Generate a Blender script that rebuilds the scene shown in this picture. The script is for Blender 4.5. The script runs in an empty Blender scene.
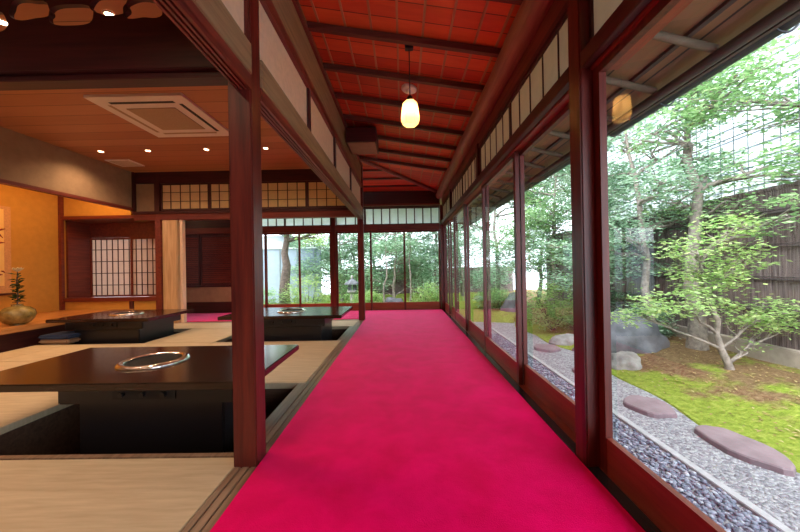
import bpy, math, random
from mathutils import Vector, Matrix, noise
R = random.Random(7)
C = bpy.context.scene.collection
PI = math.pi

# ------------------------------------------------------------------ materials
def new_mat(name):
    m = bpy.data.materials.new(name); m.use_nodes = True
    nt = m.node_tree; nt.nodes.clear()
    out = nt.nodes.new('ShaderNodeOutputMaterial')
    b = nt.nodes.new('ShaderNodeBsdfPrincipled')
    nt.links.new(b.outputs[0], out.inputs[0])
    return m, nt, b, out

def coords(nt, scale=(1, 1, 1), rot=(0, 0, 0)):
    tc = nt.nodes.new('ShaderNodeTexCoord'); mp = nt.nodes.new('ShaderNodeMapping')
    mp.inputs['Scale'].default_value = scale; mp.inputs['Rotation'].default_value = rot
    nt.links.new(tc.outputs['Object'], mp.inputs[0]); return mp.outputs[0]

def ramp(nt, fac, stops):
    r = nt.nodes.new('ShaderNodeValToRGB'); e = r.color_ramp.elements
    while len(e) < len(stops): e.new(0.5)
    for i, (p, c) in enumerate(stops):
        e[i].position = p; e[i].color = (*c, 1)
    nt.links.new(fac, r.inputs[0]); return r.outputs[0]

def nz(nt, vec, scale=5, detail=4, rough=.55, dist=0):
    n = nt.nodes.new('ShaderNodeTexNoise'); n.inputs['Scale'].default_value = scale
    n.inputs['Detail'].default_value = detail; n.inputs['Roughness'].default_value = rough
    n.inputs['Distortion'].default_value = dist
    nt.links.new(vec, n.inputs['Vector']); return n.outputs[0]

def bump(nt, b, h, strength=.2, dist=.01):
    u = nt.nodes.new('ShaderNodeBump'); u.inputs['Strength'].default_value = strength
    u.inputs['Distance'].default_value = dist
    nt.links.new(h, u.inputs['Height']); nt.links.new(u.outputs[0], b.inputs['Normal'])

def plain(name, col, rough=.6, metal=0, var=.12, scale=6, bmp=0, spec=.5):
    m, nt, b, o = new_mat(name)
    n = nz(nt, coords(nt), scale)
    c0 = tuple(max(0, c*(1-var)) for c in col); c1 = tuple(min(1, c*(1+var)) for c in col)
    nt.links.new(ramp(nt, n, [(.3, c0), (.7, c1)]), b.inputs['Base Color'])
    b.inputs['Roughness'].default_value = rough; b.inputs['Metallic'].default_value = metal
    b.inputs['Specular IOR Level'].default_value = spec
    if bmp: bump(nt, b, n, bmp)
    return m

def wood(name, dark, light, axis='z', rough=.4, spec=.4, fine=30, coat=0):
    """grain stretched along one axis"""
    m, nt, b, o = new_mat(name)
    s = {'x': (.6, 9, 9), 'y': (9, .6, 9), 'z': (9, 9, .6)}[axis]
    v = coords(nt, s)
    n = nz(nt, v, 2.2, 6, .6, .8); n2 = nz(nt, v, fine/6, 3, .6)
    mx = nt.nodes.new('ShaderNodeMath'); mx.operation = 'ADD'
    h = nt.nodes.new('ShaderNodeMath'); h.operation = 'MULTIPLY'; h.inputs[1].default_value = .5
    nt.links.new(n, mx.inputs[0]); nt.links.new(n2, mx.inputs[1]); nt.links.new(mx.outputs[0], h.inputs[0])
    nt.links.new(ramp(nt, h.outputs[0], [(.36, dark), (.64, light)]), b.inputs['Base Color'])
    b.inputs['Roughness'].default_value = rough; b.inputs['Specular IOR Level'].default_value = spec
    b.inputs['Coat Weight'].default_value = coat; b.inputs['Coat Roughness'].default_value = .15
    bump(nt, b, h.outputs[0], .12, .004)
    return m

def emis(name, col, s):
    m, nt, b, o = new_mat(name)
    b.inputs['Base Color'].default_value = (*col, 1); b.inputs['Emission Color'].default_value = (*col, 1)
    b.inputs['Emission Strength'].default_value = s
    return m

def glass_mat():
    m, nt, b, o = new_mat('window_glass'); nt.nodes.remove(b)
    t = nt.nodes.new('ShaderNodeBsdfTransparent'); t.inputs[0].default_value = (.97, .99, .98, 1)
    g = nt.nodes.new('ShaderNodeBsdfGlossy'); g.inputs['Roughness'].default_value = 0
    lw = nt.nodes.new('ShaderNodeLayerWeight'); lw.inputs[0].default_value = .5
    pw = nt.nodes.new('ShaderNodeMath'); pw.operation = 'POWER'; pw.inputs[1].default_value = 3.5
    ma = nt.nodes.new('ShaderNodeMath'); ma.operation = 'MULTIPLY_ADD'; ma.inputs[1].default_value = .7; ma.inputs[2].default_value = .05
    nt.links.new(lw.outputs['Facing'], pw.inputs[0]); nt.links.new(pw.outputs[0], ma.inputs[0])
    mx = nt.nodes.new('ShaderNodeMixShader')
    nt.links.new(ma.outputs[0], mx.inputs[0]); nt.links.new(t.outputs[0], mx.inputs[1]); nt.links.new(g.outputs[0], mx.inputs[2])
    nt.links.new(mx.outputs[0], o.inputs[0]); return m

def paper_mat(name, col, tr=.5):
    m, nt, b, o = new_mat(name)
    d = nt.nodes.new('ShaderNodeBsdfDiffuse'); t = nt.nodes.new('ShaderNodeBsdfTranslucent')
    n = nz(nt, coords(nt), 14, 5)
    c = ramp(nt, n, [(.3, tuple(x*.92 for x in col)), (.7, col)])
    nt.nodes.remove(b)
    nt.links.new(c, d.inputs[0]); nt.links.new(c, t.inputs[0])
    mx = nt.nodes.new('ShaderNodeMixShader'); mx.inputs[0].default_value = tr
    nt.links.new(d.outputs[0], mx.inputs[1]); nt.links.new(t.outputs[0], mx.inputs[2]); nt.links.new(mx.outputs[0], o.inputs[0])
    return m

def leaf_mat(name, cols, tr=.45):
    m, nt, b, o = new_mat(name); nt.nodes.remove(b)
    g = nt.nodes.new('ShaderNodeNewGeometry')
    c = ramp(nt, g.outputs['Random Per Island'], [(i/(len(cols)-1), k) for i, k in enumerate(cols)])
    d = nt.nodes.new('ShaderNodeBsdfDiffuse'); t = nt.nodes.new('ShaderNodeBsdfTranslucent')
    gl = nt.nodes.new('ShaderNodeBsdfGlossy'); gl.inputs['Roughness'].default_value = .35
    nt.links.new(c, d.inputs[0]); nt.links.new(c, t.inputs[0])
    mx = nt.nodes.new('ShaderNodeMixShader'); mx.inputs[0].default_value = tr
    nt.links.new(d.outputs[0], mx.inputs[1]); nt.links.new(t.outputs[0], mx.inputs[2])
    m2 = nt.nodes.new('ShaderNodeMixShader'); m2.inputs[0].default_value = .06
    nt.links.new(mx.outputs[0], m2.inputs[1]); nt.links.new(gl.outputs[0], m2.inputs[2])
    nt.links.new(m2.outputs[0], o.inputs[0]); return m

def carpet_mat():
    m, nt, b, o = new_mat('red_carpet_felt')
    v = coords(nt)
    n = nz(nt, v, 5.5, 5, .6, .3)
    nt.links.new(ramp(nt, n, [(.3, (.80, .0002, .095)), (.7, (.97, .0008, .165))]), b.inputs['Base Color'])
    b.inputs['Roughness'].default_value = .95; b.inputs['Specular IOR Level'].default_value = .03
    b.inputs['Sheen Weight'].default_value = 1.0; b.inputs['Sheen Roughness'].default_value = .28
    b.inputs['Sheen Tint'].default_value = (1, .36, .66, 1)
    bump(nt, b, nz(nt, v, 260, 2), .4, .004)
    return m

def tatami_mat():
    m, nt, b, o = new_mat('tatami_rush')
    v = coords(nt)
    w = nt.nodes.new('ShaderNodeTexWave'); w.bands_direction = 'Y'; w.inputs['Scale'].default_value = 60
    w.inputs['Distortion'].default_value = .6
    nt.links.new(v, w.inputs['Vector'])
    n = nz(nt, coords(nt, (1.5, 14, 1)), 3, 5)
    nt.links.new(ramp(nt, n, [(.3, (.50, .39, .25)), (.7, (.63, .51, .35))]), b.inputs['Base Color'])
    b.inputs['Roughness'].default_value = .55; bump(nt, b, w.outputs[1], .25, .002)
    return m

def board_mat(name, cols, axis, pitch, seam=.03, rough=.5):
    """boards running along x or y, each board its own tone, with a dark seam"""
    m, nt, b, o = new_mat(name)
    tc = nt.nodes.new('ShaderNodeTexCoord'); sp = nt.nodes.new('ShaderNodeSeparateXYZ')
    nt.links.new(tc.outputs['Object'], sp.inputs[0])
    d = nt.nodes.new('ShaderNodeMath'); d.operation = 'DIVIDE'; d.inputs[1].default_value = pitch
    nt.links.new(sp.outputs[{'x': 1, 'y': 0, 'z': 0}[axis] if axis != 'v' else 1], d.inputs[0])
    fl = nt.nodes.new('ShaderNodeMath'); fl.operation = 'FLOOR'; fr = nt.nodes.new('ShaderNodeMath'); fr.operation = 'FRACT'
    nt.links.new(d.outputs[0], fl.inputs[0]); nt.links.new(d.outputs[0], fr.inputs[0])
    wn = nt.nodes.new('ShaderNodeTexWhiteNoise'); wn.noise_dimensions = '1D'; nt.links.new(fl.outputs[0], wn.inputs['W'])
    s = (.7, 10, 10) if axis == 'x' else (10, .7, 10)
    g = nz(nt, coords(nt, s), 2.4, 5, .6, .6)
    ad = nt.nodes.new('ShaderNodeMath'); ad.operation = 'ADD'; hf = nt.nodes.new('ShaderNodeMath'); hf.operation = 'MULTIPLY'; hf.inputs[1].default_value = .5
    nt.links.new(wn.outputs[0], ad.inputs[0]); nt.links.new(g, ad.inputs[1]); nt.links.new(ad.outputs[0], hf.inputs[0])
    c = ramp(nt, hf.outputs[0], [(.15, cols[0]), (.5, cols[1]), (.85, cols[2])])
    lt = nt.nodes.new('ShaderNodeMath'); lt.operation = 'LESS_THAN'; lt.inputs[1].default_value = seam
    nt.links.new(fr.outputs[0], lt.inputs[0])
    mx = nt.nodes.new('ShaderNodeMix'); mx.data_type = 'RGBA'; nt.links.new(lt.outputs[0], mx.inputs[0])
    nt.links.new(c, mx.inputs[6]); mx.inputs[7].default_value = (cols[0][0]*.25, cols[0][1]*.25, cols[0][2]*.25, 1)
    nt.links.new(mx.outputs[2], b.inputs['Base Color']); b.inputs['Roughness'].default_value = rough
    return m

def gravel_mat(name, cols, scale):
    m, nt, b, o = new_mat(name)
    v = nt.nodes.new('ShaderNodeTexVoronoi'); v.inputs['Scale'].default_value = scale
    nt.links.new(coords(nt), v.inputs['Vector'])
    sp = nt.nodes.new('ShaderNodeSeparateColor'); nt.links.new(v.outputs['Color'], sp.inputs[0])
    nt.links.new(ramp(nt, sp.outputs[0], [(0, cols[0]), (.5, cols[1]), (1, cols[2])]), b.inputs['Base Color'])
    b.inputs['Roughness'].default_value = .75
    inv = nt.nodes.new('ShaderNodeMath'); inv.operation = 'SUBTRACT'; inv.inputs[0].default_value = 1
    nt.links.new(v.outputs['Distance'], inv.inputs[1]); bump(nt, b, inv.outputs[0], .9, .02)
    return m

def moss_mat():
    m, nt, b, o = new_mat('moss_and_soil')
    v = coords(nt)
    n = nz(nt, v, 1.6, 6, .6); n2 = nz(nt, v, 22, 5, .7)
    tc = nt.nodes.new('ShaderNodeTexCoord'); sp = nt.nodes.new('ShaderNodeSeparateXYZ'); nt.links.new(tc.outputs['Object'], sp.inputs[0])
    # distance from the gravel edge: bright moss first, bare brown soil with thin moss beyond
    mr = nt.nodes.new('ShaderNodeMapRange'); mr.inputs[1].default_value = 2.7; mr.inputs[2].default_value = 3.5
    mr.inputs[3].default_value = .14; mr.inputs[4].default_value = -.13
    nt.links.new(sp.outputs[0], mr.inputs[0])
    a = nt.nodes.new('ShaderNodeMath'); a.operation = 'ADD'; nt.links.new(n, a.inputs[0]); nt.links.new(mr.outputs[0], a.inputs[1])
    moss = ramp(nt, n2, [(.25, (.10, .15, .025)), (.5, (.26, .35, .045)), (.75, (.46, .48, .12))])
    soil = ramp(nt, n2, [(.25, (.10, .055, .03)), (.5, (.24, .15, .08)), (.75, (.38, .27, .16))])
    st = ramp(nt, a.outputs[0], [(.42, (0, 0, 0)), (.54, (1, 1, 1))])
    mx = nt.nodes.new('ShaderNodeMix'); mx.data_type = 'RGBA'
    nt.links.new(st, mx.inputs[0]); nt.links.new(soil, mx.inputs[6]); nt.links.new(moss, mx.inputs[7])
    nt.links.new(mx.outputs[2], b.inputs['Base Color']); b.inputs['Roughness'].default_value = .95
    b.inputs['Specular IOR Level'].default_value = .15
    bump(nt, b, n2, 1, .03)
    return m

def bark_fence_mat():
    m, nt, b, o = new_mat('brushwood_bark')
    n = nz(nt, coords(nt, (1, 26, .9)), 2.2, 7, .65, .5)
    nt.links.new(ramp(nt, n, [(.3, (.06, .04, .045)), (.5, (.19, .14, .145)), (.72, (.36, .29, .28))]), b.inputs['Base Color'])
    b.inputs['Roughness'].default_value = .9; bump(nt, b, n, .9, .03); return m

M = {}
M['post'] = wood('red_lacquered_post_wood', (.065, .008, .008), (.17, .026, .016), 'z', .35, .4)
M['beam_y'] = wood('red_brown_beam_wood_y', (.11, .018, .016), (.24, .048, .028), 'y', .38, .45)
M['beam_x'] = wood('red_brown_beam_wood_x', (.10, .014, .012), (.21, .038, .022), 'x', .38, .45)
M['dark_x'] = wood('dark_beam_wood_x', (.03, .006, .008), (.07, .014, .015), 'x', .4, .4)
M['dark_z'] = wood('dark_stud_wood', (.04, .010, .012), (.09, .022, .02), 'z', .45)
M['dark_y'] = wood('dark_beam_wood_y', (.05, .012, .012), (.10, .026, .022), 'y', .4)
M['olive'] = wood('aged_olive_beam_wood', (.22, .13, .065), (.37, .24, .13), 'y', .5)
M['log'] = wood('peeled_log_wood', (.20, .06, .045), (.34, .13, .09), 'y', .45)
M['red_board'] = wood('red_sill_board', (.22, .045, .022), (.36, .085, .035), 'x', .35)
M['red_board_y'] = wood('red_sill_board_y', (.20, .028, .018), (.33, .06, .032), 'y', .35)
M['sill'] = wood('worn_threshold_wood', (.15, .09, .055), (.33, .21, .14), 'y', .38, .5)
M['track'] = wood('black_polished_track', (.012, .014, .022), (.035, .038, .055), 'y', .16, .7)
M['batten'] = wood('thin_ceiling_batten', (.34, .13, .06), (.50, .22, .11), 'y', .5)
M['rafter'] = wood('dark_rafter_wood', (.07, .018, .014), (.15, .04, .03), 'x', .45)
M['ceil_corr'] = board_mat('corridor_ceiling_boards', ((.42, .032, .010), (.60, .055, .016), (.74, .11, .03)), 'x', .15, .05)
M['ceil_room'] = board_mat('room_ceiling_boards', ((.38, .14, .06), (.46, .185, .085), (.52, .22, .105)), 'x', .22, .03)
M['plaster'] = plain('beige_plaster', (.76, .52, .36), .9, var=.06, scale=30, bmp=.1)
M['brown_plaster'] = plain('brown_clay_plaster', (.32, .20, .11), .9, var=.1, scale=9, bmp=.1)
M['ochre'] = plain('ochre_clay_plaster', (.58, .30, .055), .9, var=.06, scale=12, bmp=.1)
M['paper'] = paper_mat('shoji_paper', (.80, .74, .60), .55)
M['paper_w'] = paper_mat('white_shoji_paper', (.93, .96, .98), .88)
M['paper_s'] = paper_mat('pale_alcove_shoji_paper', (.78, .66, .62), .45)
M['paper_room'] = paper_mat('warm_transom_paper', (.95, .72, .42), .6)
M['glass'] = glass_mat()
M['carpet'] = carpet_mat()
M['tatami'] = tatami_mat()
M['pit'] = wood('brown_pit_lining', (.06, .03, .02), (.13, .07, .045), 'x', .5)
M['table'] = wood('dark_lacquer_tabletop', (.020, .009, .006), (.045, .020, .012), 'x', .16, .5)
M['black'] = plain('black_laminate', (.012, .010, .012), .35)
M['chrome'] = plain('polished_steel', (.85, .83, .80), .14, 1, .04)
M['grill'] = plain('blackened_iron', (.03, .03, .032), .5, .6)
M['white_plastic'] = plain('white_plastic', (.78, .68, .62), .5, var=.03)
M['grey_grille'] = plain('beige_intake_grille', (.42, .28, .17), .6, var=.1, scale=60)
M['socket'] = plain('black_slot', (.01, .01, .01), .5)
M['bulb'] = emis('downlight_bulb', (1, .74, .42), 14)
M['shade'] = paper_mat('lit_pendant_paper', (.95, .80, .52), .75)
M['lamp_bulb'] = emis('pendant_bulb', (1, .62, .25), 42)
M['grey_metal'] = plain('dark_metal', (.05, .05, .05), .4, .8)
M['pale_wood'] = wood('pale_grained_pillar', (.50, .28, .13), (.72, .47, .26), 'z', .5)
M['slab'] = wood('polished_alcove_slab', (.42, .17, .05), (.60, .28, .10), 'y', .25, .5)
M['vase'] = plain('mottled_olive_glaze', (.24, .17, .05), .22, var=.5, scale=14)
M['blue'] = plain('indigo_cushion_cloth', (.03, .05, .12), .9, var=.15, scale=40)
M['beige_cloth'] = plain('beige_cushion_side', (.35, .22, .13), .9)
M['scroll_b'] = plain('scroll_brocade', (.62, .34, .16), .8, var=.12, scale=40)
M['scroll_p'] = plain('scroll_paper', (.85, .60, .24), .8, var=.06)
M['ink'] = plain('dark_red_ink', (.25, .02, .015), .8)
M['flower'] = plain('cream_petal', (.75, .66, .45), .6)
M['leaf_dark'] = leaf_mat('dark_glossy_leaf', [(.02, .05, .02), (.04, .09, .03)], .2)
M['eave'] = board_mat('weathered_eave_boards', ((.16, .09, .06), (.24, .13, .075), (.34, .17, .08)), 'y', .24, .05)
M['eave_log'] = wood('grey_brown_eave_log', (.12, .085, .06), (.22, .165, .115), 'x', .7)
M['eave_dark'] = wood('dark_eave_purlin', (.06, .045, .045), (.12, .09, .085), 'y', .6)
M['gutter'] = plain('dark_copper_gutter', (.06, .065, .08), .45, .4)
M['fascia'] = plain('white_gap_light', (.75, .78, .82), .4)  # white colour standing in for daylight in the eave gap
M['gravel'] = gravel_mat('grey_gravel', ((.20, .20, .24), (.36, .36, .41), (.56, .56, .60)), 55)
M['pebble'] = plain('blue_grey_pebble', (.20, .22, .28), .5, var=.7, scale=24)
M['kerb'] = plain('pale_kerb_stone', (.50, .50, .54), .8, var=.15, scale=20, bmp=.3)
M['moss'] = moss_mat()
M['step'] = plain('purple_grey_flagstone', (.27, .20, .23), .65, var=.22, scale=7, bmp=.4)
M['rock'] = plain('grey_garden_rock', (.14, .145, .175), .85, var=.45, scale=5, bmp=.6)
M['rock_l'] = plain('pale_garden_rock', (.34, .33, .33), .85, var=.4, scale=6, bmp=.6)
M['fence'] = bark_fence_mat()
M['bamboo'] = plain('dark_bamboo_rail', (.09, .07, .075), .5, var=.3)
M['concrete'] = plain('stained_concrete', (.40, .34, .30), .9, var=.25, scale=5, bmp=.4)
M['siding'] = plain('white_siding', (.60, .65, .70), .7, var=.04)
M['siding_line'] = plain('grey_siding_seam', (.22, .26, .30), .7)
M['bark'] = plain('pale_lichen_bark', (.27, .23, .21), .9, var=.45, scale=16, bmp=.6)
M['bark_d'] = plain('dark_bark', (.12, .09, .08), .9, var=.4, scale=16, bmp=.6)
M['bluewall'] = plain('blue_grey_panel', (.27, .33, .44), .7, var=.06)
M['roof'] = plain('grey_roof_tile', (.10, .10, .12), .6, var=.3, scale=20)
M['leaf'] = leaf_mat('mid_green_leaf', [(.16, .32, .12), (.27, .47, .20), (.40, .60, .30), (.52, .70, .38)])
M['leaf_b'] = leaf_mat('blue_green_leaf', [(.16, .31, .18), (.28, .46, .30), (.42, .60, .44), (.56, .70, .56)])
M['leaf_y'] = leaf_mat('fresh_yellow_green_leaf', [(.24, .42, .12), (.38, .58, .20), (.52, .70, .32), (.54, .60, .26)])
M['soil_leaf'] = leaf_mat('fallen_leaf', [(.30, .16, .07), (.45, .30, .14), (.5, .42, .2), (.2, .1, .05)], .1)

# ------------------------------------------------------------------ mesh builder
class MB:
    def __init__(s): s.v = []; s.f = []; s.smooth = []
    def add(s, vs, fs, sm=False):
        n = len(s.v); s.v += [tuple(p) for p in vs]; s.f += [tuple(i+n for i in f) for f in fs]; s.smooth += [sm]*len(fs); return s
    def box(s, x0, x1, y0, y1, z0, z1, c=0):
        if c <= 0:
            return s.add([(x, y, z) for z in (z0, z1) for y in (y0, y1) for x in (x0, x1)],
                         [(0, 2, 3, 1), (4, 5, 7, 6), (0, 1, 5, 4), (2, 6, 7, 3), (0, 4, 6, 2), (1, 3, 7, 5)])
        # chamfered: hull of 24 points written out through bmesh bevel
        import bmesh
        bm = bmesh.new(); bmesh.ops.create_cube(bm, size=1)
        for v in bm.verts:
            v.co = Vector(((x0+x1)/2+v.co.x*(x1-x0), (y0+y1)/2+v.co.y*(y1-y0), (z0+z1)/2+v.co.z*(z1-z0)))
        bmesh.ops.bevel(bm, geom=bm.edges[:], offset=c, segments=2, affect='EDGES')
        bm.verts.index_update()
        s.add([v.co[:] for v in bm.verts], [[v.index for v in f.verts] for f in bm.faces]); bm.free(); return s
    def prism(s, pts, a, b, axis='z'):
        """pts 2D outline; extruded from a to b along axis (outline plane xy / xz / yz)"""
        def P(p, h): return {'z': (p[0], p[1], h), 'y': (p[0], h, p[1]), 'x': (h, p[0], p[1])}[axis]
        n = len(pts)
        return s.add([P(p, a) for p in pts]+[P(p, b) for p in pts],
                     [tuple(range(n-1, -1, -1)), tuple(range(n, 2*n))]+[(i, (i+1) % n, (i+1) % n+n, i+n) for i in range(n)])
    def tube(s, pts, rad, seg=10, cap=True):
        pts = [Vector(p) for p in pts]; rad = rad if isinstance(rad, (list, tuple)) else [rad]*len(pts)
        vs = []; up = Vector((0, 0, 1))
        for i, p in enumerate(pts):
            d = (pts[min(i+1, len(pts)-1)]-pts[max(i-1, 0)]).normalized()
            u = d.cross(up) if abs(d.z) < .95 else d.cross(Vector((1, 0, 0)))
            u.normalize(); w = u.cross(d)
            for k in range(seg):
                a = 2*PI*k/seg; vs.append(p+(u*math.cos(a)+w*math.sin(a))*rad[i])
        fs = [(i*seg+k, i*seg+(k+1) % seg, (i+1)*seg+(k+1) % seg, (i+1)*seg+k) for i in range(len(pts)-1) for k in range(seg)]
        s.add(vs, fs, True)
        if cap:
            s.add(vs[:seg], [tuple(range(seg))]); s.add(vs[-seg:], [tuple(range(seg-1, -1, -1))])
        return s
    def lathe(s, prof, c=(0, 0, 0), seg=32, sm=True, cap=True, flute=0):
        vs = []
        for r, z in prof:
            for k in range(seg):
                a = 2*PI*k/seg; rr = r*(1+flute*math.cos(a*12)) if flute else r
                vs.append((c[0]+rr*math.cos(a), c[1]+rr*math.sin(a), c[2]+z))
        n = len(prof)
        s.add(vs, [(i*seg+k, i*seg+(k+1) % seg, (i+1)*seg+(k+1) % seg, (i+1)*seg+k) for i in range(n-1) for k in range(seg)], sm)
        if cap:
            if prof[0][0] > 1e-4: s.add(vs[:seg], [tuple(range(seg-1, -1, -1))])
            if prof[-1][0] > 1e-4: s.add(vs[-seg:], [tuple(range(seg))])
        return s
    def build(s, name, mat, parent=None, loc=(0, 0, 0), rz=0):
        me = bpy.data.meshes.new(name); me.from_pydata(s.v, [], s.f)
        me.polygons.foreach_set('use_smooth', s.smooth); me.materials.append(M[mat] if isinstance(mat, str) else mat); me.update()
        o = bpy.data.objects.new(name, me); C.objects.link(o); o.parent = parent; o.location = loc; o.rotation_euler[2] = rz
        return o

def tag(o, label, cat, group=None, kind=None):
    o['label'] = label; o['category'] = cat
    if group: o['group'] = group
    if kind: o['kind'] = kind
    return o
def thing(name, label, cat, loc=(0, 0, 0), rz=0, group=None):
    o = bpy.data.objects.new(name, None); C.objects.link(o); o.location = loc; o.rotation_euler[2] = rz
    o.empty_display_size = .1
    return tag(o, label, cat, group)
def struct(name, mb, mat, parent=None):
    o = mb.build(name, mat, parent)
    if parent is None: o['kind'] = 'structure'
    return o
def copy_tree(o, parent=None):
    c = o.copy(); C.objects.link(c)
    if parent is not None: c.parent = parent
    for ch in list(o.children): copy_tree(ch, c)
    return c
TR = [0]
def trim(mb, mat):
    TR[0] += 1; return struct('trim_%d' % TR[0], mb, mat)

# ------------------------------------------------------------------ shared positions
XL0, XL1 = -.80, -.695          # left row of posts
XR0, XR1 = .81, .92             # right row of posts
YP, YF, YB = 1.49, 5.60, 6.85   # near post, far post, back windows
XT = -4.74                      # tokonoma front
PITS = [(-2.42, -.86, 1.60, 2.57), (-2.42, -.86, 4.08, 5.04), (-4.66, -3.35, 4.08, 5.04)]

# ------------------------------------------------------------------ floor and its pits
def rect_minus(x0, x1, y0, y1, holes):
    xs = sorted({x0, x1, *[h[0] for h in holes], *[h[1] for h in holes]}); ys = sorted({y0, y1, *[h[2] for h in holes], *[h[3] for h in holes]})
    out = []
    for a, b in zip(xs, xs[1:]):
        for c, d in zip(ys, ys[1:]):
            if not any(h[0] <= (a+b)/2 <= h[1] and h[2] <= (c+d)/2 <= h[3] for h in holes): out.append((a, b, c, d))
    return out
fl = MB()
for a, b, c, d in rect_minus(-6.6, XL0, -2.6, YF+.1, PITS): fl.box(a, b, c, d, -.44, -.045)
fl.box(XL0, 1.0, -2.6, 7.0, -.44, -.012); fl.box(-6.6, XL0, YF+.1, 7.0, -.44, -.012)
fl.box(-6.6, 1.0, -2.6, 7.0, -.5, -.44)
struct('floor', fl, 'pit')
# worn threshold rails under the sliding partitions
th = MB()
for x0, x1 in ((XL0, -.775), (-.765, -.735), (-.725, -.695)): th.box(x0, x1, -2.6, YP-.001, -.012, 0)
for x0, x1 in ((XL0, -.775), (-.765, -.735), (-.725, -.695)): th.box(x0, x1, YP+.107, YF-.001, -.012, 0)
th.box(XL0, XL1, -2.6, YF, -.04, -.006)
trim(th, 'sill')
rim = MB(); rim.box(-4.7, XL0-.001, 1.572, 1.60, -.045, .004)
trim(rim, 'sill')
trim(MB().box(XT, XL0-.001, YF+.001, YF+.1, -.045, .002), 'sill')

# carpet: L-shaped, wraps left behind the far post
cp = MB(); cy = YF+.12
pts = [(-.69, -2.5), (.805, -2.5), (.805, YB-.07), (-4.9, YB-.07), (-4.9, cy), (-.69, cy)]
cp.prism(pts, -.011, .010)
tag(cp.build('carpet', 'carpet'), 'long magenta red felt carpet covering the corridor floor beside the windows', 'carpet')

# tatami
mats = [(-2.70, XL0-.002, .62, 1.570, 'beige tatami mat nearest the camera, in front of the near sunken table'),
        (-2.42, XL0-.002, 2.572, 3.32, 'tatami mat directly behind the near sunken table, beside the corridor threshold'),
        (-4.31, -2.423, 2.572, 3.32, 'amber lit tatami mat behind the left half of the near table'),
        (-2.42, XL0-.002, 3.323, 4.078, 'tatami mat in front of the far table that stands by the corridor'),
        (-4.31, -2.423, 3.323, 4.078, 'tatami mat in front of the far table by the tokonoma alcove'),
        (-3.30, -2.423, 1.602, 2.570, 'tatami mat seen under the left end of the near table'),
        (-3.348, -2.423, 4.081, 5.04, 'narrow tatami mat between the two far sunken tables'),
        (-2.75, XL0-.002, 5.043, YF, 'tatami strip behind the far table beside the corridor'),
        (-4.70, -2.753, 5.043, YF, 'tatami strip at the back of the room below the pale pillar'),
        (-4.73, -4.313, 2.572, 4.078, 'tatami mat strip running along the foot of the wooden alcove slab')]
for i, (x0, x1, y0, y1, lab) in enumerate(mats):
    o = MB().box(x0-x0, x1-x0-.003, 0, y1-y0-.002, 0, .044, .003).build('tatami_mat', 'tatami', None, (x0, y0, -.0445))
    tag(o, lab, 'tatami mat', 'tatami mats')
struct('trim_90', MB().box(-4.73, -3.303, 1.602, 2.570, -.045, -.001), 'tatami')
struct('trim_91', MB().box(-4.73, -2.703, -2.5, 1.570, -.045, -.001).box(-2.70, XL0-.002, -2.5, .617, -.045, -.001), 'tatami')
struct('trim_92', MB().box(XL0, XL0+.0, 0, 0, 0, 0).box(-.857, XL0-.002, 1.602, 2.57, -.045, -.002).box(-.857, XL0-.002, 4.08, 5.04, -.045, -.002), 'sill')

# ------------------------------------------------------------------ posts
def post(x0, x1, y0, y1, z1, label, group=None, mat='post'):
    o = MB().box(-(x1-x0)/2, (x1-x0)/2, -(y1-y0)/2, (y1-y0)/2, 0, z1, .006).build('wooden_post', mat, None, ((x0+x1)/2, (y0+y1)/2, -.011))
    return tag(o, label, 'post', group)
post(XL0-.009, XL1-.003, YP, YP+.105, 2.84, 'dark red wooden post standing between the near tatami mat and the carpet')
post(XL0+.01, XL1+.01, YF, YF+.1, 2.83, 'slim red wooden post at the far left corner of the corridor carpet')
post(XR0+.003, XR1, 1.45, 1.55, 2.355, 'tall dark red wooden post between the two nearest garden windows')
post(XR0-.005, XR1+.02, YB-.05, YB+.08, 2.24, 'dark wooden corner post where the garden windows meet the back windows')
post(-1.53, -1.43, YB-.02, YB+.08, 2.24, 'wooden post between the back windows behind the far table')

# ------------------------------------------------------------------ left side lintel wall (corridor / room)
for (y0, y1) in ((-2.6, YP-.001), (YP+.107, YF-.001)):
    k = MB()
    for x0, x1 in ((-.768, -.758), (-.748, -.738), (-.728, -.718), (-.708, XL1)): k.box(x0, x1, y0, y1, 1.765, 1.79)
    k.box(-.768, XL1, y0, y1, 1.785, 1.83)
    trim(k, 'beam_y')
    trim(MB().box(-.775, XL1+.005, y0, y1, 1.831, 1.975, .004), 'olive')
    trim(MB().box(-.76, -.725, y0, y1, 1.976, 2.32), 'plaster')
    trim(MB().box(-.79, XL1, y0, y1, 2.321, 2.395, .004), 'beam_y')
    trim(MB().box(-.80, XL1-.01, y0, y1, 2.396, 2.70, .004), 'olive')
    trim(MB().box(-.80, XL1+.012, y0, y1, 2.701, 2.745, .004), 'beam_y')
    trim(MB().box(-.80, XL1, y0, y1, 2.746, 2.84), 'olive')
for y in (2.47, 3.42, 4.47):
    trim(MB().box(-.77, -.705, y, y+.045, 1.976, 2.32), 'dark_z')

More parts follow.
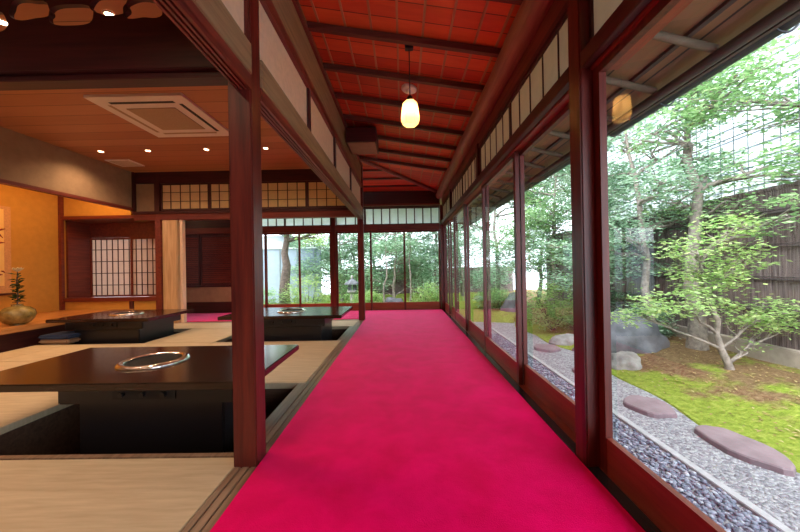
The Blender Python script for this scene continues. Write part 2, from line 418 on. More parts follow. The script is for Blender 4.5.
# ------------------------------------------------------------------ corridor ceiling (slopes down to the windows, hips at the back)
SL = -.165
EL = -.257
def cz(x): return 2.54+SL*(x-.8)
def ez(x): return 2.42+EL*(x-.8)
H0 = (.95, 7.05); H1 = (-.80, 5.30)
c1 = MB()
a = [(-.8, -2.6), (.95, -2.6), (.95, 7.05), (-.8, 5.30)]
for dz in (0,):
    vs = [(x, y, cz(x)) for x, y in a]+[(x, y, cz(x)+.03) for x, y in a]
    c1.add(vs, [(0, 1, 2, 3), (7, 6, 5, 4), (0, 4, 5, 1), (1, 5, 6, 2), (2, 6, 7, 3), (3, 7, 4, 0)])
struct('ceiling', c1, 'ceil_corr')
bz = lambda y: 2.54-SL*(6.9-y)
c2 = MB(); a = [(-5.1, 5.30), (-.8, 5.30), (.95, 7.05), (-5.1, 7.05)]
c2.add([(x, y, bz(y)) for x, y in a]+[(x, y, bz(y)+.03) for x, y in a], [(0, 1, 2, 3), (7, 6, 5, 4), (0, 4, 5, 1), (1, 5, 6, 2), (2, 6, 7, 3), (3, 7, 4, 0)])
struct('ceiling_back', c2, 'ceil_corr')
# rafters across, battens along
def slanted(x0, x1, y0, y1, t0, t1, zf):
    m = MB(); a = [(x0, y0), (x1, y0), (x1, y1), (x0, y1)]
    m.add([(x, y, zf(x, y)-t1) for x, y in a]+[(x, y, zf(x, y)-t0) for x, y in a], [(3, 2, 1, 0), (4, 5, 6, 7), (0, 1, 5, 4), (1, 2, 6, 5), (2, 3, 7, 6), (3, 0, 4, 7)]); return m
ys = [2.405-.485*10+.485*i for i in range(17)]
for y in ys:
    xe = min(-.69+max(0, (y-5.41)), .7)
    o = slanted(xe, .80, y-.02, y+.02, .012, .058, lambda x, y: cz(x)).build('ceiling_rafter', 'rafter')
    o['kind'] = 'structure'
for x in (-.60, -.40, -.205, -.012, .175, .37, .56, .72):
    ye = 6.05+x-.0
    o = slanted(x-.008, x+.008, -2.5, ye, .002, .012, lambda x, y: cz(x)).build('ceiling_batten', 'batten'); o['kind'] = 'structure'
for y in (5.85, 6.2, 6.55):
    o = slanted(-4.9, y-6.15, y-.014, y+.014, .004, .03, lambda x, y: bz(y)).build('ceiling_rafter', 'rafter'); o['kind'] = 'structure'
hip = MB(); hip.tube([(-.72, 5.38, cz(-.72)-.03), (.84, 6.94, cz(.84)-.03)], .035, 10); trim(hip, 'log')
# wall plate log on the window side
lg = MB()
n = 24; lg.tube([(.80, -2.6+9.5*i/n, 2.425+.004*math.sin(i*1.7)) for i in range(n+1)], [.082+.004*math.sin(i*2.3) for i in range(n+1)], 20)
trim(lg, 'log')
trim(MB().box(-4.9, .80, YB-.05, YB+.06, 2.263, 2.53, .004), 'dark_x')
trim(MB().box(-4.9, .80, YB-.09, YB-.052, 2.222, 2.262), 'beam_x')

# ------------------------------------------------------------------ window side: head rail, transoms, sliding windows
for y0, y1 in ((-2.6, 1.449), (1.551, YB-.051)):
    trim(MB().box(.815, .855, y0, y1, 1.80, 1.875, .003), 'dark_y')
    trim(MB().box(.857, .985, y0, y1, 1.79, 1.88, .003), 'red_board_y')
    trim(MB().box(.845, .90, y0, y1, 2.205, 2.24), 'dark_y'); trim(MB().box(.85, .98, y0, y1, 2.241, 2.56), 'beam_y')
    trim(MB().box(.865, .985, y0, y1, -.45, .004), 'red_board_y')
    trim(MB().box(.812, .863, y0, y1, -.03, .006), 'track')
for y in (3.53, 5.58):
    trim(MB().box(.83, .915, y-.04, y+.04, 1.881, 2.25), 'dark_z')

def transom(p0, p1, z0, z1, along, nb, label, mat='paper', rows=0, group=None, bar=.008, fr=.018, fixed=.87, fmat='dark_z'):
    """paper panel with thin bars; along = 'y' (fixed x) or 'x' (fixed y)"""
    t = thing('transom_screen', label, 'transom screen', ((fixed, p0, z0) if along == 'y' else (p0, fixed, z0)), 0, group)
    L = p1-p0; H = z1-z0
    def bx(m, a, b, c, d, th):
        if along == 'y': m.box(-th, th, a, b, c, d)
        else: m.box(a, b, -th, th, c, d)
    f = MB(); bx(f, 0, L, 0, fr, .012); bx(f, 0, L, H-fr, H, .012); bx(f, 0, fr, fr, H-fr, .012); bx(f, L-fr, L, fr, H-fr, .012)
    f.build('frame', fmat, t)
    l = MB()
    for i in range(1, nb):
        c = L*i/nb; l2 = l if rows else MB(); bx(l2, c-bar/2, c+bar/2, fr, H-fr, .008)
        if not rows: l2.build('bar', fmat, t)
    for i in range(1, rows): c = H*i/rows; bx(l, fr, L-fr, c-.004, c+.004, .0075)
    if rows: l.build('lattice', fmat, t)
    p = MB(); bx(p, fr, L-fr, fr, H-fr, .0015); p.build('paper', mat, t)
    return t
tr_lab = ['directly beyond the tall near garden post', 'second from the tall garden post', 'third from the tall garden post', 'fourth from the tall garden post', 'fifth from the tall garden post', 'sixth from the tall garden post']
segs = [(1.552, 2.52), (2.522, 3.488), (3.572, 4.55), (4.552, 5.538), (5.622, 6.2), (6.202, 6.79)]
for (a, b), l in zip(segs, tr_lab):
    transom(a, b, 1.882, 2.203, 'y', 5 if b-a > .8 else 3, 'paper transom panel above the garden windows, '+l, group='transoms above garden windows')
transom(.47, 1.447, 1.882, 2.203, 'y', 2, 'plain paper transom panel above the nearest garden window, before the tall post', group='transoms above garden windows')

WN = [0]
def window(p0, p1, along, fixed, z0=.004, zs=.16, z1=1.79, mat='red_board_y', st=.045, fmat='post', th=.015):
    WN[0] += 1
    t = bpy.data.objects.new('window_%d' % WN[0], None); C.objects.link(t); t['kind'] = 'structure'
    def bx(m, a, b, c, d, th=th, o=0):
        if along == 'y': m.box(fixed-th+o, fixed+th+o, a, b, c, d)
        else: m.box(a, b, fixed-th+o, fixed+th+o, c, d)
        return m
    f = bx(bx(bx(MB(), p0, p0+st, z0, z1), p1-st, p1, z0, z1), p0+st, p1-st, z1-.035, z1); f.build('frame', fmat, t)
    bx(MB(), p0+st, p1-st, z0, zs, th*.8).build('bottom_rail', mat, t)
    g = MB()
    g0 = (p0+st, p1-st)
    if along == 'y': g.add([(fixed, g0[0], zs), (fixed, g0[1], zs), (fixed, g0[1], z1-.035), (fixed, g0[0], z1-.035)], [(0, 1, 2, 3)])
    else: g.add([(g0[0], fixed, zs), (g0[1], fixed, zs), (g0[1], fixed, z1-.035), (g0[0], fixed, z1-.035)], [(0, 1, 2, 3)])
    g.build('pane', 'glass', t)
    return t
for i, (a, b) in enumerate([(-2.6, -1.6), (-1.62, -.58), (-.60, .44), (.42, 1.448), (1.552, 2.50), (2.455, 3.50), (3.455, 4.56), (4.515, 5.47), (5.43, 6.16), (6.12, YB-.06)]):
    window(a, b, 'y', .885 if i % 2 else .925)
# back windows (frames taller stiles, red board sill)
xs = [-3.62, -2.97, -2.24, -1.532]
for i, (a, b) in enumerate(zip(xs, xs[1:])): window(a, b+(.03 if i < 2 else 0), 'x', YB+.015+.03*(i % 2), z1=1.70, zs=.165, mat='red_board', st=.035)
xs = [-1.428, -.70, .02, .80]
for i, (a, b) in enumerate(zip(xs, xs[1:])): window(a, b+(.03 if i < 2 else 0), 'x', YB+.015+.03*(i % 2), z1=1.70, zs=.165, mat='red_board', st=.035)
for a, b in ((-4.9, -1.531), (-1.429, .80)):
    trim(MB().box(a, b, YB-.03, YB+.08, 1.701, 1.83, .004), 'beam_x')
    trim(MB().box(a, b, YB-.03, YB+.08, 2.195, 2.221), 'dark_x')
    trim(MB().box(a, b, YB-.02, YB+.08, -.45, .003), 'red_board')
transom(-3.62, -2.53, 1.832, 2.193, 'x', 6, 'white lit transom strip above the leftmost back windows', 'paper_w', fixed=YB+.02, group='transoms above back windows', bar=.022)
transom(-2.528, -1.535, 1.832, 2.193, 'x', 5, 'white lit transom strip over the back window pair behind the far table', 'paper_w', fixed=YB+.02, group='transoms above back windows', bar=.022)
transom(-1.425, -.80, 1.832, 2.193, 'x', 3, 'white lit transom strip crossed by the slim far corridor post', 'paper_w', fixed=YB+.02, group='transoms above back windows', bar=.022)
transom(-.798, .797, 1.832, 2.193, 'x', 9, 'white lit transom at the end of the corridor, right of the slim post', 'paper_w', fixed=YB+.02, group='transoms above back windows', bar=.022)

# back panelled wall piece left of the back windows
bw = MB().box(-4.95, -3.625, YB, YB+.08, -.05, 2.2); struct('wall_back', bw, 'dark_x')
trim(MB().box(-4.9, -3.66, YB-.012, YB-.001, .24, .56), 'brown_plaster')
for i, (a, b) in enumerate(((-4.86, -4.36), (-4.34, -3.66))):
    WN[0] += 1; t = bpy.data.objects.new('door_%d' % (i+1), None); C.objects.link(t); t['kind'] = 'structure'
    f = MB().box(a, a+.03, YB-.03, YB-.003, .60, 1.68).box(b-.03, b, YB-.03, YB-.003, .60, 1.68).box(a+.03, b-.03, YB-.03, YB-.003, .60, .64).box(a+.03, b-.03, YB-.03, YB-.003, 1.64, 1.68)
    f.build('frame', 'dark_z', t)
    s = MB()
    for k in range(24): z = .65+k*.0412; s.box(a+.03, b-.03, YB-.02, YB-.008, z, z+.03)
    s.build('louvre', 'beam_x', t)
trim(MB().box(-4.9, -3.66, YB-.03, YB-.003, .56, .599), 'dark_x')
struct('wall_corridor_end', MB().box(-5.05, -4.96, YF+.70, YB+.1, -.05, 2.9), 'brown_plaster')

# ------------------------------------------------------------------ room: ceiling, back partition, tokonoma
struct('ceiling_room', MB().box(-6.7, XL0-.012, YP+.11, YF+.0, 2.67, 2.70), 'ceil_room')
struct('ceiling_front_room', MB().box(-6.7, XL0-.012, -2.6, YP-.002, 2.67, 2.70), 'ceil_room')
# back partition, above the lintel
trim(MB().box(XT, XL0+.008, YF+.0, YF+.11, 1.82, 1.975, .004), 'beam_x')
trim(MB().box(XT, XL0+.008, YF-.02, YF-.001, 1.93, 1.975), 'dark_x')
trim(MB().box(XT, XL0-.012, YF+.001, YF+.10, 2.47, 2.669), 'dark_x')
trim(MB().box(-4.36, -4.27, YF-.012, YF+.11, 1.976, 2.66), 'dark_z')
trim(MB().box(XT, -4.37, YF+.03, YF+.08, 1.976, 2.469), 'brown_plaster')
trim(MB().box(XT-.03, XT+.03, YF-.03, YF+.1, 1.976, 2.668), 'dark_z')
px = [-4.265, -3.40, -2.535, -1.67, -.812]
wl = ['beige lattice transom beside the brown plaster panel over the pale pillar', 'beige lattice transom second from the brown plaster panel', 'beige lattice transom over the far table, right behind the near post', 'beige lattice transom ending at the slim far corridor post']
for (a, b), l in zip(zip(px, px[1:]), wl):
    transom(a+.002, b-.002, 1.99, 2.468, 'x', 5, l, 'paper_room', rows=3, fixed=YF+.03, group='lattice transoms at the back of the room', bar=.014, fr=.028)
# light warm wall above corridor side of the partition: pale pillar and slim strip below
o = MB().box(-.15, .11, -.05, .05, 0, 1.82, .012).build('alcove_pillar', 'pale_wood', None, (-4.09, YF+.05, .003)); tag(o, 'broad pale wood grained pillar between shoji alcove and dark opening', 'pillar')
trim(MB().box(-3.93, -3.885, YF+.01, YF+.09, .003, 1.82), 'plaster')
trim(MB().box(-4.34, -4.245, YF-.03, YF+.1, .003, 1.82), 'beam_y')
# band wall over the tokonoma opening
struct('wall_left', MB().box(XT-.05, XT, YP+.11, YF-.031, 2.045, 2.669), 'brown_plaster')
trim(MB().box(XT-.06, XT+.015, YP+.11, YF-.031, 1.995, 2.044), 'beam_y')
# tokonoma shell
struct('wall_tokonoma', MB().box(-6.15, -6.06, 2.0, YF+.6, -.05, 2.669), 'ochre')
struct('wall_tokonoma_near', MB().box(-6.06, XT, 2.0, 2.1, -.05, 2.0), 'ochre')
struct('wall_front_left', MB().box(-4.86, XT, -2.6, 2.0, -.05, 2.669), 'brown_plaster')
# wall facing the camera at the far end of the tokonoma, with the shoin recess
trim(MB().box(-6.06, XT-.06, YF+.02, YF+.1, 1.92, 2.669), 'ochre')
struct('wall_alcove', MB().box(-6.06, -4.35, YF+.02, YF+.1, -.04, .40), 'ochre')
al = MB()
al.box(-6.06, -6.02, YF+.101, YF+.55, .40, 1.92)
al.box(-6.02, -4.345, YF+.101, YF+.55, 1.86, 1.92).box(-6.02, -4.345, YF+.101, YF+.55, .40, .44)
al.box(-4.345, -4.30, YF+.101, YF+.55, .40, 1.92)
al.box(-6.02, -4.345, YF+.52, YF+.55, 1.58, 1.86)
trim(al, 'beam_y')
trim(MB().box(-6.06, -4.35, YF-.01, YF+.1, 1.86, 1.919, .004).box(-6.06, -4.35, YF-.01, YF+.1, .401, .47, .004), 'beam_x')
trim(MB().box(-6.055, -6.0, YF-.03, YF+.019, -.03, 2.669), 'beam_y')
trim(MB().box(-4.83, -4.77, YF-.01, YF+.02, .0, .40), 'dark_z')
def shoji(x0, x1, y, z0, z1, label, nx, ny):
    t = thing('shoji_screen', label, 'shoji screen', (x0, y, z0), 0, 'shoji screens in the alcove')
    L = x1-x0; H = z1-z0; e = .035
    MB().box(0, L, -.014, .014, 0, e).box(0, L, -.014, .014, H-e, H).box(0, e, -.014, .014, e, H-e).box(L-e, L, -.014, .014, e, H-e).build('frame', 'beam_x', t)
    m = MB()
    for i in range(1, nx): c = L*i/nx; m.box(c-.005, c+.005, -.01, .004, e, H-e)
    for i in range(1, ny): c = H*i/ny; m.box(e, L-e, -.009, .003, c-.007, c+.007)
    m.build('lattice', 'dark_z', t)
    MB().box(e, L-e, .005, .007, e, H-e).build('paper', 'paper_s', t)
shoji(-6.01, -5.145, YF+.50, .445, 1.575, 'left shoji screen of the pair in the wooden alcove, beside the ochre wall', 8, 5)
shoji(-5.195, -4.35, YF+.465, .445, 1.575, 'right shoji screen of the pair in the wooden alcove, beside the pale pillar', 8, 5)
# raised slab
o = MB().box(-1.31, 0, -2.0, 1.05, .20, .265, .006).build('alcove_slab', 'slab', None, (XT, 4.55, 0)); tag(o, 'low polished orange wood alcove platform carrying the round vase', 'platform')
trim(MB().box(-6.05, XT-.12, 2.55, YF, -.04, .199), 'dark_y')
# hanging scroll
t = thing('hanging_scroll', 'hanging paper scroll with dark red brush marks on the ochre alcove wall', 'scroll', (-6.045, 4.56, .60))
MB().box(-.004, .004, -.32, .32, .02, 1.35).build('backing', 'scroll_b', t)
MB().box(.005, .008, -.23, .23, .14, 1.30).build('paper', 'scroll_p', t)
for (y, z, a, l) in ((.20, .98, .5, .10), (.17, .90, -.7, .12), (.19, .78, .3, .1), (.05, .95, -.4, .16), (.02, .75, .7, .14), (.21, .35, -.5, .06), (.18, .30, .3, .06), (-.1, .6, .4, .18)):
    d = Vector((0, math.cos(a), math.sin(a)))*l/2; p = Vector((.011, y, z)); MB().tube([p-d, p+Vector((0, 0, .012)), p+d], [.004, .012, .003], 6).build('brush_mark', 'ink', t)

MB().tube([(.012, -.36, .012), (.012, .36, .012)], .016, 12).build('roller', 'dark_y', t)
# vase and flowers
t = thing('ceramic_vase', 'round ribbed olive glazed vase on the orange alcove platform', 'vase', (-4.98, 4.08, .266))
MB().lathe([(.085, .012), (.12, .03), (.155, .08), (.168, .13), (.155, .18), (.11, .22), (.06, .232), (.05, .245), (.056, .26), (.044, .257), (.036, .22)], flute=.02, seg=48, cap=False).build('body', 'vase', t)
MB().lathe([(.07, 0), (.07, .0119)], (0, 0, 0)).build('foot_ring', 'vase', t)
fl = thing('flower_stem', 'leafy dark green stem with a cream blossom standing in the round vase', 'flower', (-4.98, 4.08, .52))
MB().tube([(0, 0, -.03), (.01, 0, .12), (-.015, .01, .28), (.01, 0, .42)], [.008, .008, .007, .005], 8).build('stem', 'bark_d', fl)
lf = MB()
def leafquad(m, p, d, n, L, W):
    d = d.normalized(); s = d.cross(n).normalized()*W/2; u = s.cross(d).normalized()
    m.add([p, p+d*L*.45+s+u*W*.15, p+d*L, p+d*L*.45-s+u*W*.15], [(0, 1, 2, 3)])
for i in range(64):
    z = R.uniform(.02, .40); a = R.uniform(0, 2*PI); d = Vector((math.cos(a), math.sin(a), R.uniform(-.3, .8)))
    leafquad(lf, Vector((.01*math.cos(a), .01*math.sin(a), z)), d, Vector((R.uniform(-.3, .3), R.uniform(-.3, .3), 1)), R.uniform(.05, .09), .05)
lf.build('leaves', 'leaf_dark', fl)
bl = MB()
for k in range(11):
    a = k*2.4; r = .3+.06*k; d = Vector((math.cos(a), math.sin(a), 1.5-r))
    leafquad(bl, Vector((.01, 0, .42)), d, Vector((0, 0, 1)), .085, .07)
bl.build('blossom', 'flower', fl)
# floor cushion
t = thing('floor_cushion', 'dark blue square floor cushion on tatami below the alcove platform', 'cushion', (-4.52, 4.23, .002))
# ------------------------------------------------------------------ tables
MB().box(-.20, .20, -.16, .16, 0, .06, .022).build('cushion_body', 'beige_cloth', t)
MB().box(-.205, .205, -.165, .165, .061, .115, .022).build('cushion_top', 'blue', t)
def table(w, d, loc, label, aw=.52, pw=.44, ring=.20, ax=0):
    t = thing('grill_table', label, 'table', loc, 0, 'sunken grill tables')
    MB().box(-w/2, w/2, -d/2, d/2, .712, .755, .006).build('tabletop', 'table', t)
    MB().box(ax-aw, ax+aw, -d/2+.10, d/2-.10, .60, .711, .008).build('apron', 'black', t)
    pm = MB().box(ax-pw, ax+pw, -d/2+.14, d/2-.14, .02, .599, .01); pm.build('pedestal', 'black', t)
    MB().box(ax-pw-.02, ax+pw+.02, -d/2+.12, d/2-.12, 0, .019).build('base_plate', 'black', t)
    cpn = MB().box(ax-.18, ax+.18, -d/2+.092, -d/2+.0985, .63, .69).build('control_panel', 'grill', t)
    kb = MB()
    for k in (-.12, 0, .12): MB().tube([(ax+k, -d/2+.088, .66), (ax+k, -d/2+.070, .66)], .014, 14).build('knob', 'black', cpn)
    rg = MB(); r = ring
    rg.lathe([(r, .7555), (r, .763), (r-.012, .772), (r-.03, .774), (r-.042, .768), (r-.045, .7555)], seg=56, cap=False)
    rg.build('grill_ring', 'chrome', t)
    gi = MB().lathe([(r-.046, .768), (r-.05, .757), (r-.07, .7565), (.0, .7562)], seg=40, cap=False).build('grill_bowl', 'grill', t)
    gr = MB()
    for k in range(-6, 7):
        x = k*.022; h = math.sqrt(max(0, (r-.06)**2-x*x)); gr.box(x-.003, x+.003, -h, h, .760, .764)
    gr.build('grate', 'grey_metal', t)
    return t
ZT = -.438
table(1.68, .83, (-1.68, 2.135, ZT), 'large black sunken grill table with steel burner ring behind near tatami', .51, .43, ax=.19)
table(1.60, .93, (-1.60, 4.56, ZT), 'black sunken grill table reflecting daylight beside the slim far post', .56, .50)
table(1.34, .93, (-3.97, 4.56, ZT), 'black sunken grill table in front of the shoji alcove', .52, .44)

# ------------------------------------------------------------------ front partition across the near post (openwork transom)
y0 = YP+.0
trim(MB().box(-4.7, XL0-.012, YP+.012, YP+.09, 1.835, 1.862, .003), 'dark_x')
trim(MB().box(-4.7, XL0-.012, YP-.012, YP+.107, 1.865, 1.965, .004), 'dark_x')
trim(MB().box(-4.7, XL0-.012, YP+.01, YP+.09, 1.967, 2.055, .004), 'dark_x')
trim(MB().box(-4.7, XL0-.012, YP+.01, YP+.09, 2.36, 2.669), 'dark_x')
def cloud(cx, cz, w, h, kind, seed):
    rr = random.Random(seed); n = 40; pts = []
    for k in range(n):
        a = 2*PI*k/n; e = 3.2
        c, s = math.cos(a), math.sin(a)
        q = (abs(c)**e+abs(s)**e)**(-1/e)
        wob = 1+(.07*math.sin(3*a+seed)+.05*math.sin(5*a+seed*2) if kind else .015*math.sin(4*a))
        pts.append((cx+w/2*q*c*wob, cz+h/2*q*s*(wob if kind else 1)))
    return pts
def holed_panel(name, x0, x1, z0, z1, holes, y, th, mat):
    cu = bpy.data.curves.new(name, 'CURVE'); cu.dimensions = '2D'; cu.fill_mode = 'BOTH'; cu.extrude = th/2
    def sp(pts):
        s = cu.splines.new('POLY'); s.points.add(len(pts)-1)
        for p, q in zip(s.points, pts): p.co = (q[0], q[1], 0, 1)
        s.use_cyclic_u = True
    sp([(x0, z0), (x1, z0), (x1, z1), (x0, z1)])
    for h in holes: sp(h)
    tmp = bpy.data.objects.new('tmp', cu); C.objects.link(tmp)
    tmp.rotation_euler = (PI/2, 0, 0)
    bpy.context.view_layer.update()
    me = bpy.data.meshes.new_from_object(tmp.evaluated_get(bpy.context.evaluated_depsgraph_get()))
    me.transform(Matrix.Rotation(PI/2, 4, 'X')); me.materials.clear(); me.materials.append(M[mat])
    bpy.data.objects.remove(tmp)
    o = bpy.data.objects.new(name, me); C.objects.link(o); o.location = (0, y, 0); return o
holes = []
# holes placed in repeating drifting rows along the whole panel
hp = [(-1.983, 2.09, .155, .085, 1, 4), (-1.790, 2.145, .175, .085, 1, 2), (-1.585, 2.115, .195, .092, 0, 1), (-1.395, 2.158, .16, .085, 1, 5), (-1.235, 2.135, .17, .082, 1, 3),
      (-1.04, 2.19, .15, .08, 0, 2), (-1.16, 2.27, .15, .07, 1, 7), (-1.63, 2.235, .16, .075, 1, 8), (-1.88, 2.26, .16, .07, 0, 6)]
hp += [(x-1.02, z, w, h, k, s+3) for x, z, w, h, k, s in hp[:7]]+[(x-2.02, z, w, h, k, s+5) for x, z, w, h, k, s in hp[:7]]
hp = [(x, z+.052, w*1.12, h*1.12, k, q) for x, z, w, h, k, q in hp if z < 2.26]
holes = [cloud(*q) for q in hp]
o = holed_panel('openwork_transom', -4.69, XL0-.014, 2.056, 2.359, holes, YP+.05, .022, 'dark_x')
tag(o, 'black wooden transom board with cloud shaped cut-outs over the near partition', 'transom')

# ------------------------------------------------------------------ ceiling fittings
def lamp_light(name, kind, loc, e, col, **k):
    l = bpy.data.lights.new(name, kind); l.energy = e; l.color = col
    for a, b in k.items(): setattr(l, a, b)
    o = bpy.data.objects.new(name, l); C.objects.link(o); o.location = loc; return o
t = thing('ceiling_air_conditioner', 'square white cassette air conditioner set in the orange room ceiling', 'air conditioner', (-2.63, 3.60, 2.669))
fr = MB(); fr.prism([(-.485, -.485), (.485, -.485), (.485, .485), (-.485, .485)], -.028, 0); fr.build('panel', 'white_plastic', t)
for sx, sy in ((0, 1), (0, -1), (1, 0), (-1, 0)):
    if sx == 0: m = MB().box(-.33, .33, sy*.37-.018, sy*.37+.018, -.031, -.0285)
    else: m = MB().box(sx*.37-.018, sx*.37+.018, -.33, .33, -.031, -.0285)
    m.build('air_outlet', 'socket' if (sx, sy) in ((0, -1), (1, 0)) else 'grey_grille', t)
MB().box(-.26, .26, -.26, .26, -.036, -.0285, .003).build('intake_grille', 'grey_grille', t)
t = thing('ceiling_vent', 'small flat white vent panel on the room ceiling near the alcove', 'vent', (-4.42, 5.08, 2.669))
MB().box(-.19, .19, -.16, .16, -.014, 0, .004).build('panel', 'white_plastic', t)
g = MB()
for k in range(7): g.box(-.15, .15, -.12+k*.036, -.105+k*.036, -.017, -.0142)
g.build('slats', 'grey_grille', t)
dl = None
dls = [(-4.34, 4.58, 'leftmost of the four downlights in the row near the back of the room ceiling'), (-3.66, 4.59, 'second downlight from the alcove in the back ceiling row'),
       (-2.81, 4.59, 'third downlight from the alcove in the back ceiling row, left of near post'), (-1.95, 4.59, 'downlight just right of the near post in the back ceiling row'),
       (-2.75, 2.19, 'lit downlight glowing through the leftmost cloud cut-out of the black transom'), (-1.96, 2.15, 'lit downlight peeping under a cloud cut-out of the black transom, above air conditioner')]
for x, y, lab in dls:
    if dl is None:
        dl = thing('downlight', lab, 'downlight', (x, y, 2.669), 0, 'ceiling downlights')
        MB().lathe([(.042, 0), (.042, -.006), (.032, -.008), (.03, -.002)], seg=24, cap=False).build('rim', 'white_plastic', dl)
        MB().lathe([(.029, -.003), (.02, -.006), (.0, -.007)], seg=20, cap=False).build('bulb', 'bulb', dl)
    else:
        c = copy_tree(dl); c.location = (x, y, 2.669); c['label'] = lab
    lamp_light('downlight_lamp', 'SPOT', (x, y, 2.655), 30, (1, .68, .42), spot_size=2.5, spot_blend=.8, shadow_soft_size=.04)
for x, y in ((-3.66, 2.19), (-4.34, 2.19), (-1.6, 0), (-3.2, 0)):
    lamp_light('downlight_lamp', 'SPOT', (x, y, 2.655), 30, (1, .68, .42), spot_size=2.5, spot_blend=.8, shadow_soft_size=.04)
lamp_light('alcove_lamp', 'AREA', (-5.1, 4.3, 2.6), 17, (1, .50, .14), shape='RECTANGLE', size=.15, size_y=2.2)
# wood cased box on the corridor ceiling
t = thing('wooden_air_vent_box', 'brown wooden box hung under the corridor ceiling beside the left lintel wall', 'box', (-.50, 4.22, 2.50))
MB().box(-.185, .19, -.22, .22, .0, .185, .004).build('casing', 'dark_x', t)
MB().box(-.17, .175, -.205, .205, -.010, -.001).build('underside_panel', 'brown_plaster', t)
# pendant lamp
t = thing('pendant_lamp', 'glowing paper pendant lamp hanging on a cord under the red corridor ceiling', 'lamp', (.076, 2.46, cz(.076)-.012))
zt = 2.19-(cz(.076)-.012)
MB().box(-.032, .032, -.022, .022, -.055, -.0, .004).build('ceiling_hook_box', 'grey_metal', t)
MB().tube([(0, 0, -.05), (0, 0, zt+.03)], .004, 8).build('cord', 'grey_metal', t)
MB().lathe([(.014, zt+.045), (.022, zt+.035), (.026, zt)], seg=16).build('lamp_holder', 'grey_metal', t)
hx = []
prof = [(.045, zt), (.056, zt-.012), (.062, zt-.05), (.072, zt-.12), (.070, zt-.15), (.058, zt-.178)]
MB().lathe(prof, seg=6, sm=False, cap=True).build('lamp_shade', 'shade', t)
MB().lathe([(0, zt-.045), (.016, zt-.055), (.024, zt-.085), (.016, zt-.11), (0, zt-.118)], seg=12, cap=False).build('bulb', 'lamp_bulb', t)
t = thing('smoke_detector', 'round white smoke detector on the corridor ceiling behind the pendant lamp', 'smoke detector', (.09, 3.10, cz(.09)-.002)); t.rotation_euler[1] = math.atan(-SL)
MB().lathe([(.075, 0), (.075, -.018), (.06, -.03)], seg=28).build('body', 'white_plastic', t)
MB().lathe([(.03, -.0305), (.03, -.045), (.018, -.05)], seg=20).build('sensor', 'white_plastic', t)

# rear enclosure of the corridor and front room
struct('wall_rear', MB().box(-4.9, 1.0, -2.7, -2.61, -.5, 2.9), 'plaster')

# ------------------------------------------------------------------ eaves
ev = slanted(.90, 1.87, -3, 9.5, -.03, 0, lambda x, y: ez(x)-.03); eo = struct('roof_eaves', ev, 'eave')
for x in (1.10, 1.36, 1.60):
    slanted(x-.012, x+.012, -3, 9.5, .001, .022, lambda x, y: ez(x)-.03).build('eave_batten', 'eave_dark', eo)
y = 1.79-.43*9
while y < 7.4:
    m = MB(); m.tube([(.93, y, ez(.93)-.07), (1.76, y+.004, ez(1.76)-.07)], [.024, .022], 12)
    m.build('eave_pole', 'eave_log', eo); y += .43
MB().tube([(1.76, -3, ez(1.76)-.115), (1.76, 9.5, ez(1.76)-.115)], .030, 12).build('eave_purlin', 'eave_dark', eo)
MB().box(1.86, 1.885, -3, 9.5, 2.075, 2.16).build('fascia', 'eave_dark', eo)
MB().box(1.846, 1.853, 2.2, 2.98, 2.085, 2.103).build('gap_light_strip', 'fascia', eo)  # light gap between eave and gutter, painted as a solid white strip
t = thing('rain_gutter', 'dark round rain gutter running along the outer edge of the eaves', 'gutter', (0, 0, 0))
gu = MB()
N = 10
prof = [(1.94+.055*math.cos(a), 2.13+.055*math.sin(a)) for a in [PI+PI*i/N for i in range(N+1)]]
prof += [(x*.94+1.94*.06, z) for x, z in reversed(prof)]
gu.prism(prof, -3, 2.93, 'y'); gu.build('trough', 'gutter', t)
MB().prism([(1.94+.058*math.cos(a), 2.13+.058*math.sin(a)) for a in [PI+PI*i/N for i in range(N+1)]], 2.905, 2.94, 'y').build('end_cap', 'gutter', t)
for yy in (1.2, 1.62, 2.35):
    MB().tube([(1.94+.066*math.cos(a), yy, 2.13+.066*math.sin(a)) for a in [PI*.95+PI*1.1*i/12 for i in range(13)]], .006, 6).build('bracket', 'gutter', t)
t = thing('rain_gutter', 'far length of dark gutter along the eaves beyond the gutter end cap', 'gutter', (0, 0, 0))
MB().prism(prof, 3.1, 9.5, 'y').build('trough', 'gutter', t)
# garden side outer wall below floor and roof above back windows
ev = MB(); a = [(-5.2, 6.95), (1.87, 6.95), (1.87, 7.45), (-5.2, 7.45)]
ev.add([(x, y, (2.42+.257*(6.9-y))-.02) for x, y in a]+[(x, y, (2.42+.257*(6.9-y))+.01) for x, y in a], [(0, 1, 2, 3), (7, 6, 5, 4), (0, 4, 5, 1), (1, 5, 6, 2), (2, 6, 7, 3), (3, 7, 4, 0)])
struct('roof_eaves_back', ev, 'eave')

# ------------------------------------------------------------------ garden ground
G = -.45
struct('ground_gravel', MB().box(.985, 14, -3, 18, G-.05, G).box(-14, .985, 7.0, 18, G-.05, G), 'gravel')
def gz(x, y):
    d = max(0, min(1, (x-2.5)/1.4)) if y < 7.2 else 1
    if y >= 7.2 and x < 2.5: d = max(0, min(1, (y-7.6)/1.2))
    s = d*d*(3-2*d)
    return G+.012+.13*s+.03*noise.noise((x*1.1, y*1.1, 3))*min(1, d*3+.1)+.012*noise.noise((x*9, y*9, 1))
mo = MB(); nx, ny = 70, 150
def edge(y): return 2.56+.09*math.sin(y*1.7)+.06*math.sin(y*4.1+1)
for j in range(ny+1):
    y = -1+11*j/ny
    for i in range(nx+1):
        e = edge(y); x = e+(4.6-e)*(i/nx)**1.2
        mo.v.append((x, y, G-.02 if i == 0 else gz(x, y)))
for j in range(ny):
    for i in range(nx):
        q = j*(nx+1)+i; mo.f.append((q, q+1, q+nx+2, q+nx+1)); mo.smooth.append(True)
